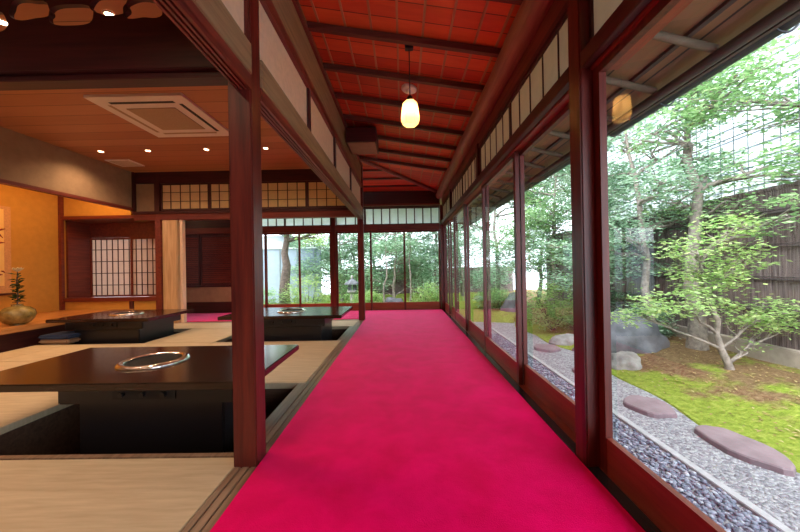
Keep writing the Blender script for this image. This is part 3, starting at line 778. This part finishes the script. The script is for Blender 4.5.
struct('ground_moss', mo, 'moss')
mb = MB(); nx, ny = 110, 60
for j in range(ny+1):
    for i in range(nx+1):
        x = -9+11.6*i/nx; y = 7.7+.2*math.sin(x*1.5)+7*(j/ny)**1.2
        mb.v.append((x, y, G-.02 if j == 0 else gz(x, y)))
for j in range(ny):
    for i in range(nx):
        q = j*(nx+1)+i; mb.f.append((q, q+1, q+nx+2, q+nx+1)); mb.smooth.append(True)
struct('ground_moss_back', mb, 'moss')
mb2 = MB().box(2.5, 9, 9.9, 16, G, -.32); struct('ground_back', mb2, 'moss')
struct('kerb', MB().box(1.87, 1.925, -2.9, 6.9, G-.04, G+.022, .004), 'kerb')
# drip-line pebbles
pb = MB()
ico = [(0, 0, 1), (.89, 0, .45), (.28, .85, .45), (-.72, .53, .45), (-.72, -.53, .45), (.28, -.85, .45), (.72, .53, -.45), (-.28, .85, -.45), (-.89, 0, -.45), (-.28, -.85, -.45), (.72, -.53, -.45), (0, 0, -1)]
icf = [(0, 1, 2), (0, 2, 3), (0, 3, 4), (0, 4, 5), (0, 5, 1), (1, 6, 2), (2, 7, 3), (3, 8, 4), (4, 9, 5), (5, 10, 1), (6, 7, 2), (7, 8, 3), (8, 9, 4), (9, 10, 5), (10, 6, 1), (6, 11, 7), (7, 11, 8), (8, 11, 9), (9, 11, 10), (10, 11, 6)]
for k in range(8500):
    x = R.uniform(1.30, 1.86); y = .8+5.6*R.random()**1.6; r = R.uniform(.009, .018); a = R.uniform(0, PI); z = G+R.uniform(0, .012)
    ca, sa = math.cos(a), math.sin(a); ex = R.uniform(.9, 1.5)
    pb.add([(x+r*(p[0]*ex*ca-p[1]*sa), y+r*(p[0]*ex*sa+p[1]*ca), z+r*.6*p[2]) for p in ico], icf, True)
m, nt, b, o = new_mat('drip_pebbles')
g = nt.nodes.new('ShaderNodeNewGeometry')
nt.links.new(ramp(nt, g.outputs['Random Per Island'], [(0, (.10, .12, .18)), (.5, (.20, .23, .32)), (.85, (.34, .37, .47)), (1, (.56, .58, .66))]), b.inputs['Base Color'])
b.inputs['Roughness'].default_value = .55; M['pebbles'] = m
tag(pb.build('pebbles', 'pebbles'), 'blue-grey pebbles in the drip strip between windows and pale kerb', 'pebbles', kind='stuff')
# stepping stones
def flag(cx, cy, rx, ry, rot, label, seed, h=.045):
    rr = random.Random(seed); n = 26; pts = []
    for k in range(n):
        a = 2*PI*k/n; q = 1+.09*math.sin(2*a+seed)+.05*math.sin(5*a+seed*3)+rr.uniform(-.03, .03)
        x, y = rx*q*math.cos(a), ry*q*math.sin(a); pts.append((x*math.cos(rot)-y*math.sin(rot), x*math.sin(rot)+y*math.cos(rot)))
    m = MB(); v = [(x*1.02, y*1.02, 0) for x, y in pts]+[(x, y, h*.8) for x, y in pts]+[(x*.95, y*.95, h) for x, y in pts]+[(0, 0, h+.004)]
    f = [(i+n*l, (i+1) % n+n*l, (i+1) % n+n*(l+1), i+n*(l+1)) for l in (0, 1) for i in range(n)]+[(2*n+i, 2*n+(i+1) % n, 3*n) for i in range(n)]
    m.add(v, f); o = m.build('stepping_stone', 'step', None, (cx, cy, G-.003)); tag(o, label, 'stepping stone', 'stepping stones in the gravel')
flag(2.44, 2.36, .16, .29, -.05, 'purple-grey stepping stone nearest the big near window', 3)
flag(2.285, 3.04, .17, .23, -.2, 'rounded stepping stone beside the moss edge, just beyond the nearest one', 8)
flag(2.30, 4.0, .18, .2, .3, 'stepping stone in gravel seen past the tall garden post', 11)
flag(2.30, 5.2, .18, .22, .1, 'stepping stone far along the gravel path near the azalea', 14)
# rocks
def rock(cx, cy, z, rx, ry, rz_, label, seed, mat='rock', amp=.28, name='garden_rock', cat='rock'):
    import bmesh
    bm = bmesh.new(); bmesh.ops.create_icosphere(bm, subdivisions=4, radius=1)
    for v in bm.verts:
        p = v.co.copy(); q = 1+amp*noise.noise(p*1.1+Vector((seed, 0, 0)))+amp*.5*noise.noise(p*2.7+Vector((0, seed, 0)))+amp*.15*noise.noise(p*8)
        c = Vector((round(p.x*1.6)/1.6, round(p.y*1.6)/1.6, p.z))
        p = (p*.75+c*.25)*q; v.co = Vector((p.x*rx, p.y*ry, max(-.25, p.z)*rz_))
    bm.verts.index_update()
    m = MB(); m.add([v.co[:] for v in bm.verts], [[v.index for v in f.verts] for f in bm.faces], True); bm.free()
    o = m.build(name, mat, None, (cx, cy, z)); tag(o, label, cat); return o
rock(3.38, 4.95, -.32, .50, .42, .50, 'big dark grey boulder behind the moss, beside the tall garden post', 2.0)
rock(2.85, 4.18, -.40, .20, .17, .16, 'small pale flat rock half sunk in moss before the big boulder', 5.0, 'rock_l')
rock(2.75, 5.05, -.43, .10, .09, .08, 'small rock on moss seen through the second garden window', 8.0)
rock(2.78, 5.55, -.42, .26, .2, .13, 'brown-grey rock low under the azalea bushes', 11.0, 'rock_l')
rock(3.0, 8.7, -.36, .3, .3, .55, 'upright grey rock near the far corner of the garden', 14.0)
rock(-.3, 9.6, -.35, .45, .3, .35, 'low dark rock behind the back windows at corridor end', 17.0)
# fallen leaves
fv = MB()
for k in range(1700):
    y = .9+6*R.random()**1.3; x = R.uniform(2.9, 4.5) if R.random() < .85 else R.uniform(2.6, 3.2); a = R.uniform(0, 2*PI); s = R.uniform(.012, .028)
    p = Vector((x, y, gz(x, y)+.008)); leafquad(fv, p, Vector((math.cos(a), math.sin(a), R.uniform(-.2, .4))), Vector((0, 0, 1)), s*1.8, s)
tag(fv.build('fallen_leaves', 'soil_leaf'), 'scattered brown fallen leaves and litter on mossy soil by the fence', 'leaves', kind='stuff')

# ------------------------------------------------------------------ fence and buildings
t = thing('bark_fence', 'tall dark brushwood bark fence with thin bamboo rails behind the garden trees', 'fence', (4.55, 0, 0))
pn = MB(); ny = 260
for j in range(ny+1):
    y = -1+11.2*j/ny
    for z in (-.12, .30, .68, 1.07, 1.45, 1.80):
        pn.v.append((-.0+.02*noise.noise((y*14, z*1.5, 0)), y, z+(.03*noise.noise((y*5, 0, 2)) if z > 1.7 else 0)))
for j in range(ny):
    for i in range(5): q = j*6+i; pn.f.append((q, q+6, q+7, q+1)); pn.smooth.append(True)
pn.box(.03, .06, -1, 10.2, -.12, 1.78)
pn.build('bark_panel', 'fence', t)
for z in (.30, .69, 1.09, 1.5):
    MB().tube([(-.035, -1, z), (-.035, 10.2, z)], .014, 8).build('bamboo_rail', 'bamboo', t)
    MB().tube([(-.04, -1, z+.03), (-.04, 10.2, z+.03)], .008, 6).build('bamboo_rail', 'bamboo', t)
MB().tube([(0.02, -1, 1.80), (0.02, 10.2, 1.80)], .035, 10).build('top_roll', 'fence', t)
o = MB().box(-.10, .12, -1, 10.2, -.5, -.12, .01).build('fence_plinth', 'concrete', None, (4.55, 0, 0)); tag(o, 'low stained concrete plinth at the foot of the bark fence', 'low wall')
t = thing('bark_fence', 'brown fence panel glimpsed behind trees through the back windows', 'fence', (0, 15.2, 0))
MB().box(-3.4, 5.2, 0, .06, -.4, .85).build('bark_panel', 'fence', t)
# neighbouring house with pale siding
t = thing('neighbouring_house', 'pale white house wall with horizontal siding beyond the bark fence', 'house', (7.2, 0, 0))
w = MB()
for k in range(26): z = -.5+k*.27; w.add([(0, -2, z), (0, 12, z), (.02, 12, z+.26), (.02, -2, z+.26), (.3, -2, z), (.3, 12, z), (.3, 12, z+.26), (.3, -2, z+.26)], [(0, 1, 2, 3), (1, 5, 6, 2), (4, 7, 6, 5), (0, 3, 7, 4), (3, 2, 6, 7), (0, 4, 5, 1)])
w.build('wall', 'siding', t)
w = MB()
for k in range(1, 26): z = -.5+k*.27; w.box(.01, .2, -2, 12, z-.025, z)
w.build('seams', 'siding_line', t)
# bamboo lattice over the fence
t = thing('bamboo_lattice', 'thin upright bamboo lattice rising above the bark fence', 'lattice', (4.75, 0, 0))
for k in range(48):
    y = 1.0+k*.19; MB().tube([(0, y, -.4), (0, y, 3.1)], .006, 6).build('upright', 'siding_line', t)
for z in (2.2, 2.7): MB().tube([(.018, .8, z), (.018, 10.2, z)], .009, 6).build('crossbar', 'bluewall', t)
# pale wall and shed seen through the left back windows
t = thing('garden_wall', 'pale blue-grey panel wall behind the tree outside the leftmost back windows', 'wall', (-5.2, 11.6, -.4))
MB().box(-2.5, 2.2, 0, .1, 0, 2.05).build('panel', 'bluewall', t)
for k in range(8): MB().box(-2.5+k*.64, -2.46+k*.64, -.03, -.001, 0, 2.05).build('post', 'siding_line', t)
MB().box(-2.52, 2.22, -.06, .16, 2.051, 2.10).build('cap_rail', 'siding', t)
t = thing('garden_shed', 'white walled shed with dark sloping roof beyond the panel wall', 'shed', (-6.2, 13.2, -.4))
MB().box(-1.6, 1.3, 0, 2.2, 0, 2.7).build('wall', 'siding', t)
MB().prism([(-2.0, 3.6), (1.75, 2.55), (1.78, 2.65), (-2.0, 3.75)], -.4, 2.5, 'y').build('roof', 'roof', t)

# stone lantern
t = thing('stone_lantern', 'grey stone lantern among shrubs outside the back window left of the slim post', 'lantern', (-1.60, 10.0, -.36), .3); t.scale = (.72, .72, .82)
MB().lathe([(.24, 0), (.24, .1), (.16, .16)], seg=6, sm=False).build('base', 'rock_l', t)
MB().lathe([(.10, .161), (.085, .35), (.10, .56)], seg=16).build('shaft', 'rock_l', t)
MB().lathe([(.10, .561), (.22, .64), (.22, .70)], seg=6, sm=False).build('platform', 'rock_l', t)
m = MB()
for k in range(6):
    a = 2*PI*k/6; m.box(.15*math.cos(a)-.025, .15*math.cos(a)+.025, .15*math.sin(a)-.025, .15*math.sin(a)+.025, .701, .93)
m.build('fire_box', 'rock', t)
MB().lathe([(.34, .931), (.32, .98), (.16, 1.08), (.06, 1.14)], seg=6, sm=False).build('roof', 'rock', t)
MB().lathe([(.04, 1.141), (.07, 1.19), (.05, 1.25), (.0, 1.30)], seg=14).build('finial', 'rock_l', t)

# ------------------------------------------------------------------ plants
def foliage(blobs, n, size, rr, name, mat, parent, clump=1, flat=.35, holes=.9):
    m = MB(); tot = sum(b[3]*b[4]*b[5] for b in blobs)**1
    vs = []; fs = []
    for (cx, cy, cz_, rx, ry, rz_) in blobs:
        k = max(12, int(n*(rx*ry*rz_)/tot))
        # twigs: leaf clusters round random points within the blob
        nt_ = max(3, k//14)
        for q in range(nt_):
            while True:
                p = Vector((rr.uniform(-1, 1), rr.uniform(-1, 1), rr.uniform(-1, 1)))
                if .25 < p.length < 1: break
            c = Vector((cx+p.x*rx, cy+p.y*ry, cz_+p.z*rz_)); s = rr.uniform(.5, 1.2)*size*2.3
            for w in range(14):
                o = Vector((rr.gauss(0, 1), rr.gauss(0, 1), rr.gauss(0, .45)))*s*.55
                a = rr.uniform(0, 2*PI); d = Vector((math.cos(a), math.sin(a), rr.uniform(-.5, .35))); L = size*rr.uniform(.7, 1.35)
                nn = Vector((rr.uniform(-flat, flat)*2, rr.uniform(-flat, flat)*2, 1))
                d.normalize(); sd = d.cross(nn).normalized()*L*.22; b0 = len(vs); pp = c+o
                vs += [pp[:], (pp+d*L*.45+sd)[:], (pp+d*L)[:], (pp+d*L*.45-sd)[:]]; fs.append((b0, b0+1, b0+2, b0+3))
    m.v = vs; m.f = fs; m.smooth = [False]*len(fs)
    return m.build(name, mat, parent)
def wander(p0, p1, n, amp, rr):
    p0 = Vector(p0); p1 = Vector(p1); out = []
    for i in range(n+1):
        t = i/n; w = amp*math.sin(PI*t)
        out.append(p0.lerp(p1, t)+Vector((rr.uniform(-w, w), rr.uniform(-w, w), rr.uniform(-w, w)*.3)))
    return out
def tree(name, label, loc, h, r, crown, nl, size, mat='leaf', bark='bark', seed=1, lean=(0, 0), group=None, forks=5, rz=0, cat='tree', trunk_h=.8):
    rr = random.Random(seed); t = thing(name, label, cat, loc, rz, group)
    top = Vector((lean[0], lean[1], h*trunk_h)); pts = wander((0, 0, -.1), top, 8, h*.02, rr)
    MB().tube(pts, [r*(1.25 if i == 0 else 1-.75*i/8) for i in range(9)], 12).build('trunk', bark, t)
    br = MB()
    for b in crown:
        k = rr.choice((3, 4, 5, 6)); s = min(pts, key=lambda p: (p-Vector(b[:3])).length+abs(p.z-b[2]+.4)*.6)
        e = Vector(b[:3]); q = wander(s, e, 5, .07*h*.4, rr); br.tube(q, [r*.42*(1-.13*i) for i in range(6)], 7)
        for z in range(forks):
            e2 = e+Vector((rr.uniform(-1, 1)*b[3], rr.uniform(-1, 1)*b[4], rr.uniform(-.6, .8)*b[5]))*.85
            br.tube(wander(q[rr.choice((2, 3, 4))], e2, 4, .04, rr), [r*.2, r*.16, r*.12, r*.08, r*.05], 5, False)
    br.build('branches', bark, t)
    foliage(crown, nl, size, rr, 'foliage', mat, t)
    return t
def bush(name, label, loc, rx, ry, rz_, n, size, mat, seed, group=None):
    rr = random.Random(seed); t = thing(name, label, 'shrub', loc, 0, group)
    br = MB()
    for k in range(9):
        a = rr.uniform(0, 2*PI); br.tube(wander((.03*math.cos(a), .03*math.sin(a), -.05), (rx*.7*math.cos(a), ry*.7*math.sin(a), rz_*rr.uniform(.7, 1.5)), 4, .03, rr), [.014, .012, .01, .007, .004], 5, False)
    br.build('stems', 'bark_d', t)
    foliage([(0, 0, rz_*.95, rx, ry, rz_*.95), (0, 0, rz_*.45, rx*1.02, ry*1.02, rz_*.5)], n, size, rr, 'foliage', mat, t); return t

# small maple-like tree in front of the fence
mapl = [(-.66, -.1, .78, .46, .36, .17), (-.95, .1, .60, .30, .28, .12), (.38, 0, .62, .42, .36, .22), (.62, .05, .50, .22, .25, .12), (-.18, .05, 1.02, .42, .32, .20), (-.42, -.05, 1.38, .36, .3, .14),
        (.12, 0, 1.28, .30, .3, .16), (-.05, -.05, 1.62, .34, .3, .13), (-.30, .1, 1.15, .3, .3, .14), (.2, .0, .28, .16, .16, .09)]
tree('maple_tree', 'small low tree with layered fresh yellow-green leaves before the bark fence', (3.74, 3.70, -.31), 1.5, .042, mapl, 4700, .058, 'leaf_y', 'bark', 3, (-.28, .05))
# taller garden trees
def layered(h, w, k, rr, z0=.35):
    out = []
    for i in range(k):
        z = h*(z0+(1-z0)*i/(k-1)); a = rr.uniform(0, 2*PI); d = w*rr.uniform(.25, .95)*(1-.35*i/k)
        out.append((math.cos(a)*d, math.sin(a)*d, z, w*rr.uniform(.38, .6), w*rr.uniform(.38, .6), h*rr.uniform(.05, .085)))
    return out
rr = random.Random(21)
tree('garden_tree', 'tall pale barked tree whose crown fills the sky above the small maple', (4.12, 4.55, -.30), 4.6, .11, layered(4.2, 1.15, 13, rr, .36), 8600, .072, 'leaf', 'bark', 5, (.15, .2), forks=6)
tree('garden_tree', 'slim pale tree standing just behind the tall pale barked tree', (3.98, 5.15, -.30), 4.4, .07, layered(4.0, 1.05, 12, rr, .36), 6800, .072, 'leaf_b', 'bark', 6, (-.25, .2), forks=5)
tree('garden_tree', 'tree with bluish green leaves rising behind the big dark boulder', (3.9, 6.1, -.30), 4.0, .06, layered(4.0, 1.2, 16, rr, .24), 13000, .08, 'leaf_b', 'bark', 7, (-.2, .1), forks=5)
tree('garden_tree', 'leafy tree seen through the window between tall post and first mullion', (3.7, 8.0, -.3), 4.2, .07, layered(4.3, 1.3, 14, rr, .22), 9500, .09, 'leaf', 'bark', 8, (.1, -.1), forks=4)
tree('garden_tree', 'pale green tree near the far end of the gravel path', (2.9, 10.0, -.3), 4.6, .08, layered(4.6, 1.5, 14, rr, .18), 9500, .10, 'leaf_b', 'bark', 9, (0, 0), forks=4)
tree('garden_tree', 'broad tree whose leafy boughs hang in from the right edge beside the fence', (5.6, 3.2, -.4), 3.6, .08,
     [(-1.0, .25, 2.55, .60, .55, .17), (-.55, .0, 2.2, .5, .55, .14), (-.9, .5, 3.0, .6, .5, .16), (-.45, .2, 3.4, .7, .7, .2), (-.9, -.1, 3.75, .6, .6, .18), (-.2, .1, 2.8, .7, .7, .25), (-1.25, .6, 2.30, .40, .35, .10), (-1.5, .9, 3.35, .5, .5, .14), (-1.1, -.3, 2.05, .35, .3, .10)],
     4600, .085, 'leaf', 'bark', 10, (-.2, 0), forks=5)
for i, (x, y, sc, lab) in enumerate([(4.15, 7.3, 1.0, 'tree pressed against the fence beyond the boulder'), (4.0, 9.6, 1.1, 'tree in the far corner where bark fence ends')]):
    src = [o for o in C.objects if o.name.startswith('garden_tree')][i+1]
    c = copy_tree(src); c.location = (x, y, -.3); c.rotation_euler[2] = 2.1+i; c.scale = (sc,)*3; c['label'] = lab
# trees outside the back windows
bt = tree('garden_tree', 'bushy pale green tree outside the pane in the middle of the corridor end', (-.35, 11.2, -.33), 3.4, .06, layered(4.0, 1.45, 20, rr, .14), 10500, .10, 'leaf_b', 'bark', 31, (.1, 0), forks=4)
for x, y, rz, sc, lab in [(1.2, 12.0, 1.2, 1.1, 'pale green tree outside the rightmost back pane by the corner post'), (-2.3, 12.0, 2.6, 1.05, 'green tree outside the back windows behind the daylight reflecting table'),
                          (-3.9, 13.5, .6, 1.2, 'tree rising behind the pale panel wall'), (.4, 14, 4, 1.3, 'tall tree farthest behind the corridor end windows'), (-1.3, 14, 5, 1.3, 'tall tree farthest behind the stone lantern'), (2.4, 13, 3, 1.25, 'tall tree beyond the far corner of the building'), (-1.9, 13.0, 3.7, 1.15, 'green tree outside the narrow back pane directly above the stone lantern')]:
    c = copy_tree(bt); c.location = (x, y, -.33); c.rotation_euler[2] = rz; c.scale = (sc,)*3; c['label'] = lab
rr2 = random.Random(5)
tree('garden_tree', 'dark leaning trunk tree before the pale blue-grey panel wall', (-3.62, 9.6, -.35), 3.6, .19, [(.3, 0, 2.6, 1.0, .8, .3), (-.7, 0, 3.2, .9, .8, .3), (.9, 0, 2.2, .5, .5, .25), (.1, .3, 3.5, 1.1, .8, .3)], 3200, .12, 'leaf_y', 'bark_d', 41, (.15, 0), forks=4)
for i, (x, y, l) in enumerate([(-.55, 9.3, 'thin pale bare trunk sapling outside the corridor end, near its middle post'), (.18, 9.5, 'thin pale bare trunk sapling outside the rightmost back pane')]):
    tree('garden_tree', l, (x, y, -.35), 2.6, .035, [(0, 0, 1.9, .5, .5, .15), (.1, 0, 2.5, .6, .5, .18)], 1200, .09, 'leaf_b', 'bark', 50+i, (.05, 0), forks=3)
for i, (x, y, rx, rz_, mt, l) in enumerate([(2.98, 6.45, .56, .50, 'leaf_y', 'rounded azalea bush beyond the moss, left of the tall garden post'), (2.6, 9.2, .55, .34, 'leaf', 'low green bush at the end of the gravel path'),
        (3.95, 6.6, .5, .45, 'leaf_b', 'dark leafy bush at the fence foot behind the boulder'), (4.05, 5.35, .3, .32, 'leaf_b', 'small bush between the boulder and the tall pale trunks'),
        (-4.1, 8.9, .75, .42, 'leaf', 'low bush at the foot of the leaning dark trunk'), (-2.75, 9.2, .75, .58, 'leaf_y', 'bright shrub outside the second left back window'), (-1.1, 9.6, .5, .3, 'leaf_y', 'low shrub beside the stone lantern'),
        (.75, 9.2, .55, .42, 'leaf_y', 'bright bush outside the rightmost back pane near the corner post'), (-1.6, 11.3, .8, .7, 'leaf', 'dense shrub behind the stone lantern')]):
    bush('garden_shrub', l, (x, y, -.34), rx, rx*.85, rz_, 4600, .062, mt, 60+i)

# ------------------------------------------------------------------ light
w = bpy.data.worlds.new('overcast_sky'); bpy.context.scene.world = w; w.use_nodes = True
bg = w.node_tree.nodes['Background']; nt = w.node_tree
tc = nt.nodes.new('ShaderNodeTexCoord'); sp = nt.nodes.new('ShaderNodeSeparateXYZ'); nt.links.new(tc.outputs['Generated'], sp.inputs[0])
cr = nt.nodes.new('ShaderNodeValToRGB'); cr.color_ramp.elements[0].position = 0; cr.color_ramp.elements[0].color = (.75, .85, .95, 1)
cr.color_ramp.elements[1].position = .6; cr.color_ramp.elements[1].color = (.93, .98, 1, 1)
nt.links.new(sp.outputs[2], cr.inputs[0]); nt.links.new(cr.outputs[0], bg.inputs[0]); bg.inputs[1].default_value = 3.0
s = lamp_light('sun_through_cloud', 'SUN', (0, 0, 10), 2.2, (1, .98, .94), angle=.6); s.rotation_euler = (math.radians(42), math.radians(-26), 0)

# ------------------------------------------------------------------ camera
cam = bpy.data.cameras.new('camera'); co = bpy.data.objects.new('camera', cam); C.objects.link(co)
f = 320.; yaw = 3/320; pit = 1/320; rol = math.radians(1.0)
F0 = Vector((-math.sin(yaw)*math.cos(pit), math.cos(yaw)*math.cos(pit), math.sin(pit))); R0 = Vector((math.cos(yaw), math.sin(yaw), 0)); U0 = R0.cross(F0)
Rt = R0*math.cos(rol)-U0*math.sin(rol); Up = U0*math.cos(rol)+R0*math.sin(rol)
mt = Matrix((Rt, Up, -F0)).transposed().to_4x4(); mt.translation = (0, 0, .92); co.matrix_world = mt
cam.sensor_width = 36; cam.lens = f/800*36; cam.clip_start = .02; cam.clip_end = 200
sc = bpy.context.scene; sc.camera = co
sc.view_settings.view_transform = 'Standard'; sc.view_settings.look = 'None'; sc.view_settings.gamma = 1; sc.view_settings.exposure = .92
sc.cycles.max_bounces = 10; sc.cycles.transparent_max_bounces = 16
